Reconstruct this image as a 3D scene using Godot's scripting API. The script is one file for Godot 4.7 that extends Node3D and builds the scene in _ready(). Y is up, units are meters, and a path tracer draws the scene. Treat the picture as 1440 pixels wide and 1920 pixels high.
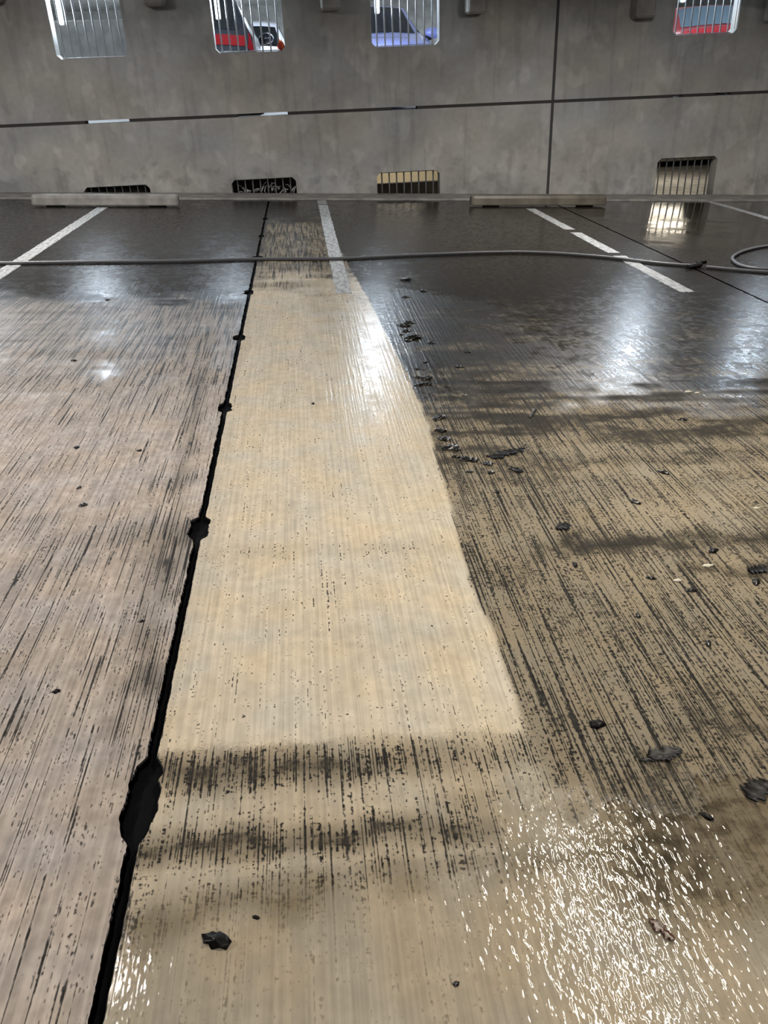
extends Node3D
# Wet parking deck being pressure washed. Units metres, y up; the deck slopes gently.

const CAM_H := 1.4
const SLOPE_X := -0.0519
const SLOPE_Z := 0.0082
const WALL_Z := -12.136
const WALL_T := 0.2
const TEX := 1.0            # texture scale
const DECK_Y := 0.86         # upper deck beyond the wall
const LOW_Y := -1.75         # lower deck beyond the wall

var used := {}
var mats := {}

func _ready():
	set_view()
	set_lights()
	make_materials()
	build_floor()
	build_wall()
	build_ceiling()
	build_shell()
	build_beyond()
	build_grilles()
	build_stops()
	build_stripes()
	build_hoses()
	build_cars()
	build_debris()

# ------------------------------------------------------------------ view and light
func set_view():
	var cam := Camera3D.new()
	cam.name = "camera"
	add_child(cam)
	var yaw := deg_to_rad(4.5186)
	var pit := deg_to_rad(28.6037)
	var roll := deg_to_rad(-2.3802)
	var fwd := Vector3(sin(yaw) * cos(pit), -sin(pit), -cos(yaw) * cos(pit))
	var right := Vector3(cos(yaw), 0, sin(yaw))
	var up := right.cross(fwd)
	var r2 := right * cos(roll) + up * sin(roll)
	var u2 := -right * sin(roll) + up * cos(roll)
	cam.transform = Transform3D(Basis(r2, u2, -fwd), Vector3(0, CAM_H, 0))
	cam.fov = 64.66
	cam.near = 0.05
	cam.far = 200.0
	cam.current = true
	var we := WorldEnvironment.new()
	we.name = "environment"
	var e := Environment.new()
	e.background_mode = Environment.BG_COLOR
	e.background_color = Color(0.02, 0.022, 0.028)
	e.tonemap_mode = Environment.TONE_MAPPER_LINEAR
	e.tonemap_exposure = 1.0
	e.sdfgi_enabled = true
	e.ssao_enabled = true
	e.ssil_enabled = true
	we.environment = e
	add_child(we)

const WARM := Color(1.0, 0.965, 0.9)
const NEUTRAL := Color(1.0, 0.975, 0.95)
const PINKISH := Color(1.0, 0.965, 0.96)
const COOL := Color(0.88, 0.94, 1.0)

func set_lights():
	# [x, z, length, energy, colour, label]: luminaires under the ceiling on this side, two of them added fill
	var list := [
		[1.62, -2.72, 1.3, 8.0, WARM, "ceiling light over the dirty side of the floor"],
		[-1.05, -2.66, 0.2, 1.0, NEUTRAL, "short ceiling light over the long black joint"],
		[-3.9, -2.7, 1.25, 19.0, PINKISH, "added fill light over the floor across the joint"],  # added lamp out of view, diffuse fill for the slab across the joint
		[0.9, 1.6, 1.25, 10.5, NEUTRAL, "added fill light over the near end of the floor"],  # added lamp behind the camera, brightens the near floor
		[-3.0, -8.3, 1.25, 14.0, NEUTRAL, "ceiling light over the hose on the far side of the joint"],
		[3.4, -8.3, 1.25, 14.0, NEUTRAL, "ceiling light over the broken stripe and the hose coupling"],
		[9.5, -8.3, 1.25, 14.0, NEUTRAL, "ceiling light beyond the looped hose"]]
	for a in list:
		var at := Vector3(a[0], ceil_y(a[0], a[1]) - 0.16, a[1])
		var o := thing("ceiling_light", a[5], "light", at, "fluorescent ceiling lights")
		o.rotation.y = PI / 2
		obj("housing", rbox(Vector3(a[2] + 0.06, 0.08, 0.2), 0.01), mat("steel_white", Color(0.75, 0.75, 0.73), 0.5), o, Vector3(0, 0.06, 0))
		var em := mat("lamp_" + str(a[0]), a[4], 0.5)
		em.emission_enabled = true
		em.emission = a[4]
		em.emission_energy_multiplier = 4.0
		obj("diffuser", rbox(Vector3(a[2], 0.04, 0.16), 0.01), em, o, Vector3(0, 0.0, 0))
		for s in [-1, 1]:
			obj("hanger", rbox(Vector3(0.02, 0.12, 0.02), 0.003), mat("steel", Color(0.45, 0.45, 0.45), 0.45, 0.8), o, Vector3(s * a[2] * 0.4, 0.13, 0))
		area_light("ceiling_glow", at + Vector3(0, -0.025, 0), Vector3(-90, 0, 0), Vector2(a[2], 0.14), a[3], a[4], o)

func area_light(called, at, rot, size, energy, col, parent = self):
	var l := AreaLight3D.new()
	l.name = called
	l.area_size = size
	l.light_energy = energy
	l.light_color = col
	l.area_range = 60.0
	l.area_attenuation = 2.0
	l.area_normalize_energy = true
	l.shadow_enabled = true
	parent.add_child(l, true)
	l.global_position = at
	l.rotation_degrees = rot

# ------------------------------------------------------------------ helpers
func fy(x, z) -> float:
	return SLOPE_X * x + SLOPE_Z * z

func ceil_y(x, z) -> float:
	return 2.82 + fy(x, z)

func numbered(n: String) -> String:
	if not used.has(n):
		used[n] = 0
		return n
	used[n] += 1
	return "%s_%03d" % [n, used[n]]

func thing(called, label, category, at = Vector3.ZERO, group = "", turn = 0.0) -> Node3D:
	var o := Node3D.new()
	o.name = numbered(called)
	add_child(o)
	o.position = at
	o.rotation.y = turn
	tag(o, label, category, group)
	return o

func tag(o, label, category, group = ""):
	o.set_meta("label", label)
	o.set_meta("category", category)
	if group != "":
		o.set_meta("group", group)

func obj(called, m: Mesh, material, parent = self, at = Vector3.ZERO) -> MeshInstance3D:
	var o := MeshInstance3D.new()
	o.name = numbered(called) if parent == self else called
	o.mesh = m
	if material != null:
		o.material_override = material
	parent.add_child(o, true)
	o.position = at
	return o

func structure(o, label, category):
	tag(o, label, category)
	o.set_meta("kind", "structure")

func mat(key, col: Color, rough: float, metal := 0.0) -> StandardMaterial3D:
	if mats.has(key):
		return mats[key]
	var m := StandardMaterial3D.new()
	m.resource_name = key
	m.albedo_color = col
	m.roughness = rough
	m.metallic = metal
	mats[key] = m
	return m

func begin() -> SurfaceTool:
	var st := SurfaceTool.new()
	st.begin(Mesh.PRIMITIVE_TRIANGLES)
	st.set_smooth_group(-1)
	return st

func done(st: SurfaceTool) -> ArrayMesh:
	st.generate_normals()
	return st.commit()

func tri(st, a, b, c):
	st.add_vertex(a); st.add_vertex(b); st.add_vertex(c)

func quad(st, a, b, c, d):
	tri(st, a, b, c); tri(st, a, c, d)

func rbox(size: Vector3, r := 0.01) -> ArrayMesh:
	# box with chamfered edges
	var st := begin()
	add_rbox(st, Vector3.ZERO, size, r)
	return done(st)

func add_rbox(st, c: Vector3, size: Vector3, r := 0.01, f = null):
	var h := size * 0.5
	r = minf(r, minf(h.x, minf(h.y, h.z)) * 0.9)
	var T := func(p: Vector3) -> Vector3:
		p += c
		return f.call(p) if f != null else p
	var i := h - Vector3(r, r, r)
	for s in [-1.0, 1.0]:
		# faces
		var q := [Vector3(s * h.x, -i.y, -i.z), Vector3(s * h.x, i.y, -i.z), Vector3(s * h.x, i.y, i.z), Vector3(s * h.x, -i.y, i.z)]
		_face(st, q, T, Vector3(s, 0, 0))
		q = [Vector3(-i.x, s * h.y, -i.z), Vector3(i.x, s * h.y, -i.z), Vector3(i.x, s * h.y, i.z), Vector3(-i.x, s * h.y, i.z)]
		_face(st, q, T, Vector3(0, s, 0))
		q = [Vector3(-i.x, -i.y, s * h.z), Vector3(i.x, -i.y, s * h.z), Vector3(i.x, i.y, s * h.z), Vector3(-i.x, i.y, s * h.z)]
		_face(st, q, T, Vector3(0, 0, s))
		for t in [-1.0, 1.0]:
			q = [Vector3(s * h.x, t * i.y, -i.z), Vector3(s * i.x, t * h.y, -i.z), Vector3(s * i.x, t * h.y, i.z), Vector3(s * h.x, t * i.y, i.z)]
			_face(st, q, T, Vector3(s, t, 0))
			q = [Vector3(s * h.x, -i.y, t * i.z), Vector3(s * h.x, i.y, t * i.z), Vector3(s * i.x, i.y, t * h.z), Vector3(s * i.x, -i.y, t * h.z)]
			_face(st, q, T, Vector3(s, 0, t))
			q = [Vector3(-i.x, s * h.y, t * i.z), Vector3(i.x, s * h.y, t * i.z), Vector3(i.x, s * i.y, t * h.z), Vector3(-i.x, s * i.y, t * h.z)]
			_face(st, q, T, Vector3(0, s, t))
			for u in [-1.0, 1.0]:
				var a := Vector3(s * h.x, t * i.y, u * i.z)
				var b := Vector3(s * i.x, t * h.y, u * i.z)
				var d := Vector3(s * i.x, t * i.y, u * h.z)
				if (b - a).cross(d - a).dot(Vector3(s, t, u)) > 0:
					tri(st, T.call(a), T.call(d), T.call(b))
				else:
					tri(st, T.call(a), T.call(b), T.call(d))

func _face(st, q, T, n):
	if (q[1] - q[0]).cross(q[2] - q[0]).dot(n) > 0:
		quad(st, T.call(q[0]), T.call(q[3]), T.call(q[2]), T.call(q[1]))
	else:
		quad(st, T.call(q[0]), T.call(q[1]), T.call(q[2]), T.call(q[3]))

func add_tube(st: SurfaceTool, pts: PackedVector3Array, r: float, sides := 10):
	var rings := []
	for k in pts.size():
		var d := (pts[mini(k + 1, pts.size() - 1)] - pts[maxi(k - 1, 0)]).normalized()
		var s := d.cross(Vector3.UP)
		if s.length() < 0.01:
			s = Vector3.RIGHT
		s = s.normalized()
		var u := s.cross(d).normalized()
		var ring := []
		for j in sides:
			var an := TAU * j / sides
			ring.append(pts[k] + s * cos(an) * r + u * sin(an) * r)
		rings.append(ring)
	st.set_smooth_group(1)
	for k in rings.size() - 1:
		for j in sides:
			var j2 := (j + 1) % sides
			quad(st, rings[k][j], rings[k][j2], rings[k + 1][j2], rings[k + 1][j])
	st.set_smooth_group(-1)
	for e in [0, rings.size() - 1]:
		for j in sides - 2:
			if e == 0:
				tri(st, rings[e][0], rings[e][j + 2], rings[e][j + 1])
			else:
				tri(st, rings[e][0], rings[e][j + 1], rings[e][j + 2])

func smooth_path(pts: Array, step := 0.03) -> PackedVector3Array:
	var out := PackedVector3Array()
	for k in pts.size() - 1:
		var a: Vector3 = pts[maxi(k - 1, 0)]
		var b: Vector3 = pts[k]
		var c: Vector3 = pts[k + 1]
		var d: Vector3 = pts[mini(k + 2, pts.size() - 1)]
		var n := maxi(2, int(b.distance_to(c) / step))
		for j in n:
			out.append(b.cubic_interpolate(c, a, d, float(j) / n))
	out.append(pts[-1])
	return out

func noise(freq_seed: int, octaves := 1, kind := FastNoiseLite.TYPE_SIMPLEX) -> FastNoiseLite:
	var n := FastNoiseLite.new()
	n.noise_type = kind
	n.seed = freq_seed
	n.frequency = 1.0
	n.fractal_type = FastNoiseLite.FRACTAL_FBM if octaves > 1 else FastNoiseLite.FRACTAL_NONE
	n.fractal_octaves = octaves
	return n

func noise_tex(s: int, freq: float, ramp: Array, octaves := 4, size := 512) -> NoiseTexture2D:
	var n := noise(s, octaves)
	n.frequency = freq
	var t := NoiseTexture2D.new()
	t.width = size
	t.height = size
	t.seamless = true
	t.noise = n
	if ramp.size() > 0:
		var g := Gradient.new()
		g.offsets = PackedFloat32Array([0.0, 0.5, 1.0])
		g.colors = PackedColorArray(ramp)
		t.color_ramp = g
	return t

func make_materials():
	var c := mat("concrete", Color.WHITE, 0.85)
	c.albedo_texture = noise_tex(3, 0.012, [Color(0.52, 0.515, 0.5), Color(0.6, 0.595, 0.58), Color(0.66, 0.65, 0.63)])
	c.uv1_triplanar = true
	c.uv1_world_triplanar = true
	c.uv1_scale = Vector3(0.4, 0.4, 0.4)
	c.heightmap_enabled = false
	var c3 := mat("stop_concrete", Color.WHITE, 0.7)
	c3.albedo_texture = noise_tex(9, 0.008, [Color(0.42, 0.415, 0.41), Color(0.52, 0.515, 0.5), Color(0.6, 0.59, 0.57)])
	c3.uv1_triplanar = true
	c3.uv1_world_triplanar = true
	c3.uv1_scale = Vector3(0.8, 0.8, 0.8)

# ------------------------------------------------------------------ floor
const JX := -0.455
const JX2 := 3.385
var n_edge := FastNoiseLite.new()

func pocket(z: float) -> Vector2:
	# widening of the joint to the left and to the right, at the connector pockets
	var o := Vector2.ZERO
	for a in [[-1.315, 0.13, 0.03, 0.024], [-2.545, 0.09, 0.032, 0.024], [-3.755, 0.07, 0.03, 0.025], [-4.98, 0.07, 0.032, 0.02], [-6.21, 0.08, 0.036, 0.02], [-7.61, 0.06, 0.035, 0.06], [-8.75, 0.08, 0.02, 0.02], [-9.95, 0.08, 0.02, 0.02]]:
		var d: float = absf(z - a[0]) / a[1]
		if d < 1.0:
			var s: float = smoothstep(0.0, 0.4, 1.0 - d)
			o.x = maxf(o.x, a[2] * s * (0.85 + 0.35 * n_edge.get_noise_1d(z * 12.0 + 5.0)))
			o.y = maxf(o.y, a[3] * s * (0.85 + 0.4 * n_edge.get_noise_1d(z * 14.0 + 95.0)))
	return o

func joint_edge(k: int, side: int, z: float) -> float:
	if k == 0:
		var p := pocket(z)
		if side < 0:
			return JX - 0.0125 - 0.0035 * n_edge.get_noise_1d(z * 9.0) - 0.0022 * n_edge.get_noise_1d(z * 60.0 + 40.0) - p.x
		return JX + 0.0135 + 0.002 * n_edge.get_noise_1d(z * 7.0 + 300.0) + 0.0014 * n_edge.get_noise_1d(z * 55.0 + 140.0) + p.y
	return JX2 + side * (0.012 + 0.004 * n_edge.get_noise_1d(z * 12.0 + 60.0 * side))

# [x0, x1, z_near, z_far, pixels across]
const ZONES := [[-1.6, 2.0, -0.5, -2.1, 2040], [-2.3, 3.15, -2.1, -4.1, 1820], [-3.3, 5.1, -4.1, -7.4, 1620], [-5.0, 7.6, -7.4, -12.2, 1560], [-14.0, 14.0, 4.0, -12.2, 640]]

func zone_of(z: float) -> int:
	for k in 4:
		if z <= ZONES[k][2] + 1e-4 and z > ZONES[k][3] + 1e-4:
			return k
	return -1

func build_floor():
	n_edge.noise_type = FastNoiseLite.TYPE_SIMPLEX
	n_edge.frequency = 1.0
	n_edge.seed = 12
	var zm := []
	for k in 5:
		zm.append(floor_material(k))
	zm.append(mat("joint_grime", Color(0.10, 0.095, 0.09), 0.7))
	# rows shared by all the slabs
	var rows := [4.0, 2.0, 1.0, 0.0, -0.5]
	var z := -0.5
	while z > WALL_Z + 0.02:
		z -= 0.008 if z > -4.3 else (0.015 if z > -8.0 else 0.06)
		for b in [-2.1, -4.1, -7.4]:
			if z < b + 0.006 and z > b - 0.006 or (z < b and rows[-1] > b + 1e-4):
				z = b
		rows.append(maxf(z, WALL_Z + 0.0))
	var labels := ["concrete floor slab on the darker side of the long black joint", "concrete floor slab with the pale cleaned strip", "concrete floor slab under the coiled end of the hose"]
	for s in 3:
		var xl := func(zz): return -14.0 if s == 0 else joint_edge(s - 1, 1, zz)
		var xr := func(zz): return 14.0 if s == 2 else joint_edge(s, -1, zz)
		var tools := []
		for k in 6:
			tools.append(begin())
		for i in rows.size() - 1:
			var z0: float = rows[i]
			var z1: float = rows[i + 1]
			var k := zone_of(z1)
			if k < 0:
				k = zone_of((z0 + z1) * 0.5)
			var cuts := [-1e9, 1e9] if k < 0 else [-1e9, ZONES[k][0], ZONES[k][1], 1e9]
			for c in cuts.size() - 1:
				var which := 4
				if k >= 0 and c == 1:
					which = k
				var a0: float = maxf(xl.call(z0), cuts[c])
				var b0 := minf(xr.call(z0), cuts[c + 1])
				var a1 := maxf(xl.call(z1), cuts[c])
				var b1 := minf(xr.call(z1), cuts[c + 1])
				if b0 <= a0 or b1 <= a1:
					continue
				var st: SurfaceTool = tools[which]
				st.set_normal(Vector3(-SLOPE_X, 1, -SLOPE_Z).normalized())
				fv(st, which, a0, z0, 0.0); fv(st, which, a1, z1, 0.0); fv(st, which, b1, z1, 0.0)
				fv(st, which, a0, z0, 0.0); fv(st, which, b1, z1, 0.0); fv(st, which, b0, z0, 0.0)
				# sides of the joint, a little rounded at the arris
				for e in [[a0, a1, xl, 1.0], [b0, b1, xr, -1.0]]:
					if absf(e[0] - e[2].call(z0)) < 1e-6 and absf(e[0]) < 13.0:
						var w: float = -e[3] * 0.003
						var prev := [[e[0], z0, 0.0], [e[1], z1, 0.0]]
						for lv in [[w, -0.004], [w, -0.06]]:
							var nx := [[e[0] + lv[0], z0, lv[1]], [e[1] + lv[0], z1, lv[1]]]
							var q := [prev[0], prev[1], nx[1], nx[0]]
							if e[3] < 0:
								q = [prev[0], nx[0], nx[1], prev[1]]
							for t in [0, 1, 2, 0, 2, 3]:
								tools[5].set_normal(Vector3(e[3] * -1.0, 0.2, 0).normalized())
								fv(tools[5], 4, q[t][0], q[t][1], q[t][2])
							prev = nx
		var m: ArrayMesh = null
		var slots := []
		for k in 6:
			var before := m.get_surface_count() if m else 0
			m = tools[k].commit(m) if m else tools[k].commit()
			if m.get_surface_count() > before:
				slots.append(k)
		var o := obj("floor", m, null)
		for k in slots.size():
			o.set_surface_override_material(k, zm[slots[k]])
		structure(o, labels[s], "floor")
	# slab bodies underneath give the floor its thickness
	var body := begin()
	for seg in [[-14.0, JX - 0.13], [JX + 0.13, JX2 - 0.05], [JX2 + 0.05, 14.0]]:
		add_rbox(body, Vector3((seg[0] + seg[1]) * 0.5, -0.14, (4.0 + WALL_Z) * 0.5), Vector3(seg[1] - seg[0], 0.16, 4.0 - WALL_Z), 0.002, func(p): return p + Vector3(0, fy(p.x, p.z), 0))
	structure(obj("floor", done(body), mats["concrete"]), "rough concrete underside of the parking deck", "floor")
	# sealant in the joints
	for k in 2:
		var st := begin()
		st.set_smooth_group(1)
		var zz := 0.6
		var jx: float = [JX, JX2][k]
		var hw: float = [0.1, 0.03][k]
		while zz > WALL_Z + 0.45:
			var z2 := zz - (0.012 if zz > -4.5 else 0.05)
			var prof := [-hw, -0.016, -0.006, 0.006, 0.016, hw]
			for j in prof.size() - 1:
				var v := []
				for q in [[prof[j], zz], [prof[j], z2], [prof[j + 1], z2], [prof[j + 1], zz]]:
					var lump: float = 0.003 * n_edge.get_noise_2d(q[0] * 50.0, q[1] * 14.0) + 0.002 * n_edge.get_noise_2d(q[0] * 120.0, q[1] * 70.0)
					v.append(Vector3(jx + q[0], fy(jx + q[0], q[1]) - (0.022 if k == 0 else 0.012) + lump, q[1]))
				quad(st, v[0], v[1], v[2], v[3])
			zz = z2
		var sm := mat("sealant", Color(0.02, 0.021, 0.03), 0.8)
		sm.metallic_specular = 0.2
		var o := obj("trim", done(st), sm)
		structure(o, ["black sealant in the long joint beside the cleaned strip", "thin dark sealant in the joint near the hose coupling"][k], "joint")
		o.name = "trim_%d" % (k + 1)

func fv(st: SurfaceTool, k: int, x: float, z: float, dy: float):
	var q: Array = ZONES[k]
	st.set_uv(Vector2((x - q[0]) / (q[1] - q[0]), (q[2] - z) / (q[2] - q[3])))
	st.add_vertex(Vector3(x, fy(x, z) + dy, z))

# ---- what lies on the concrete: dirt, water, the brushed finish
const EDGE_Z := [-0.5, -1.23, -1.31, -1.4, -1.51, -1.65, -1.82, -1.95, -2.16, -2.42, -2.64, -3.03, -3.45, -3.69, -4.32, -5.1, -5.97, -7.16, -8.5, -13.0]
const EDGE_X := [0.46, 0.45, 0.442, 0.434, 0.434, 0.441, 0.449, 0.439, 0.43, 0.447, 0.461, 0.471, 0.494, 0.496, 0.479, 0.451, 0.419, 0.354, 0.3, 0.2]
var nz := {}

func edge_x(z: float) -> float:
	for k in EDGE_Z.size() - 1:
		if z >= EDGE_Z[k + 1]:
			return lerpf(EDGE_X[k], EDGE_X[k + 1], clampf((z - EDGE_Z[k]) / (EDGE_Z[k + 1] - EDGE_Z[k]), 0.0, 1.0))
	return 0.2

static func ss(a: float, b: float, v: float) -> float:
	return smoothstep(a, b, v) if b > a else 1.0 - smoothstep(b, a, v)

static func bump1(c: float, w: float, v: float) -> float:
	var d := (v - c) / w
	return exp(-d * d)

func floor_material(k: int) -> StandardMaterial3D:
	if nz.is_empty():
		nz = {"line": noise(21), "line2": noise(22), "speck": noise(23, 2), "patch": noise(24, 4), "band": noise(25, 3), "mott": noise(26, 3), "ripple": noise(27, 2), "tint": noise(28, 2), "wob": noise(29, 2), "sweep": noise(30)}
	var q: Array = ZONES[k]
	var w := int(q[4] * TEX)
	var h := int(q[4] * TEX * (q[2] - q[3]) / (q[1] - q[0]))
	var made := floor_rows(k, w, h)
	var ca: PackedByteArray = made[0]
	var ra: PackedByteArray = made[1]
	var ha: PackedFloat32Array = made[2]
	var m := StandardMaterial3D.new()
	m.resource_name = "floor_concrete_%d" % k
	m.albedo_texture = ImageTexture.create_from_image(Image.create_from_data(w, h, false, Image.FORMAT_RGB8, ca))
	m.roughness = 1.0
	m.metallic_specular = 0.31
	m.roughness_texture = ImageTexture.create_from_image(Image.create_from_data(w, h, false, Image.FORMAT_L8, ra))
	m.heightmap_enabled = true
	m.heightmap_texture = ImageTexture.create_from_image(Image.create_from_data(w, h, false, Image.FORMAT_RF, ha.to_byte_array()))
	m.heightmap_scale = 0.1    # texture values are millimetres
	m.texture_repeat = false
	return m

const COARSE := 12

# slow fields on a coarse grid: [dirt where dirty, dirt where washed, wet where dirty, wet where washed, film of water, pool, patch, tint, wobble]
func slow_fields(x: float, z: float) -> PackedFloat32Array:
	var pa: float = nz.patch.get_noise_2d(x * 1.7, z * 1.7)
	var ba: float = nz.band.get_noise_2d(x * 0.9, z * 7.0)
	var tn: float = nz.tint.get_noise_2d(x * 3.1, z * 3.1)
	var wo: float = nz.wob.get_noise_2d(x * 5.0, z * 5.0)
	var rag := 0.55 * pa + 0.35 * ba + 0.12 * wo
	var soot := ss(-5.75, -6.35, z + rag)          # old unwashed grime, ragged outline
	var sheet := ss(-3.4, -5.3, z + 1.7 * rag)   # water left standing over the grime, ragged outline
	var ex := edge_x(z)
	var dr := 0.0
	var dc := 0.05
	var wd := 0.0
	var wc := 0.0
	if x > JX:
		dr = 0.64 + 0.12 * pa
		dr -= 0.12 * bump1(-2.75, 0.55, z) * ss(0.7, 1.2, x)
		dr += 0.05 * ss(-1.95, -1.3, z) * ss(0.45, 0.7, x)
		dr += 0.24 * ss(-0.2, 0.35, ba) * ss(-2.4, -3.4, z)
		dr += 0.30 * bump1(-2.33 + 0.05 * wo, 0.07, z) * ss(0.6, 0.95, x)
		dr += 0.26 * bump1(-2.12 + 0.06 * wo, 0.05, z) * ss(0.95, 1.3, x)
		dr += 0.16 * bump1(-3.02 + 0.05 * wo, 0.07, z) * ss(0.6, 0.8, x) * ss(1.4, 1.1, x)
		dr += 0.2 * bump1(-3.95 + 0.06 * wo, 0.10, z) + 0.18 * bump1(-4.5 + 0.08 * wo, 0.10, z)
		dr += 0.2 * sheet + 0.24 * soot
		if z > -1.6:
			# swept bands across the near end of the strip
			var zz := z + 0.02 * wo
			var g := bump1(-1.38, 0.08, zz) * lerpf(0.8, 0.5, ss(-0.1, 0.35, x))
			g = maxf(g, bump1(-1.175, 0.055, zz) * 0.8)
			g = maxf(g, 0.27)
			g = maxf(g, bump1(-1.09 + 0.2 * (x - 0.2) * (x - 0.2), 0.045, zz) * 0.62)
			g = maxf(g, 0.52 * ss(-0.02, 0.25, x) * bump1(-1.22, 0.1, zz))
			dr = lerpf(g, dr, ss(-0.02, 0.03, x - ex))
		dc += 0.06 * ss(0.1, 0.5, pa) + 0.10 * bump1(-2.36 + 0.02 * wo, 0.05, z) + 0.67 * ss(-6.0, -7.4, z + rag) + 0.07 * ss(-0.36, -0.44, x)
		wc = 0.3 + 0.6 * ss(-2.4, -3.2, z) * ss(-0.2, 0.12, x + 0.08 * wo)
		wd = 0.15 + 0.5 * sheet + 0.3 * soot
		wd = maxf(wd, 0.9 * ss(1.0, 1.5, x + 0.2 * wo) * ss(-3.3, -4.0, z + 0.9 * rag))
		wd = maxf(wd, 0.85 * ss(0.95, 0.65, x) * ss(-3.2, -3.9, z + 0.5 * rag))
	else:
		dr = 0.31 + 0.17 * pa + 0.06 * ba
		dr += (0.3 + 0.3 * wo) * bump1(-0.535 + 0.03 * wo, 0.06, x) * ss(-2.75, -2.5, z) * ss(-1.3, -1.55, z)
		dr += 0.34 * bump1(-0.56 - 0.06 * ss(-2.8, -4.2, z) + 0.015 * wo, 0.03, x) * ss(-2.7, -2.9, z) * ss(-4.5, -4.2, z)  # soft shadow streak beside the joint, painted in with the dirt
		dr += 0.16 * bump1(-2.42 + 0.08 * wo, 0.16, z) * ss(-1.2, -0.6, x)
		dr -= 0.06 * bump1(-3.4, 0.8, z)
		dr += 0.24 * sheet + 0.15 * sheet * ss(-0.1, 0.4, ba) + 0.62 * soot
		wd = 0.25 + 0.35 * sheet + 0.3 * soot
		wd = maxf(wd, 0.95 * bump1(-4.36, 0.2, z + 0.12 * wo) * bump1(-1.14, 0.14, x + 0.05 * wo))
		wd = maxf(wd, 0.72 * bump1(-5.1, 0.4, z) * bump1(-1.3, 0.2, x))
		wd = maxf(wd, 1.0 * bump1(-0.53, 0.045, x) * ss(-4.2, -4.4, z) * ss(-5.8, -5.2, z))
	# standing water at the near end: dirty, smooth, hides the grooves
	var film := ss(-1.17, -0.99, z + 0.04 * wo) * ss(-0.50, -0.40, x + 0.1 * (z + 0.9))
	film = maxf(film, ss(-1.30, -1.14, z + 0.08 * wo) * ss(0.12, 0.40, x - 0.25 * (z + 1.2) + 0.08 * wo))
	var muddy := 0.28 + 0.14 * pa + 0.36 * bump1(-1.09 + 0.25 * (x - 0.2) * (x - 0.2) + 0.05 * wo, 0.05, z) 
	muddy = lerpf(muddy, dr + 0.08, ss(0.38, 0.62, x + 0.3 * (z + 1.1)) * ss(-0.8, -1.0, z))
	dr = lerpf(dr, muddy, film)
	var pool := ss(-7.9, -8.3, z) * ss(3.2, 3.6, x) * ss(0.25, -0.1, pa * 0.6 + wo * 0.2)
	pool = maxf(pool, ss(-9.9, -10.2, z + 0.2 * wo) * ss(3.9, 4.3, x))
	return PackedFloat32Array([dr, dc, wd, wc, film, pool, pa, tn, wo])

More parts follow.
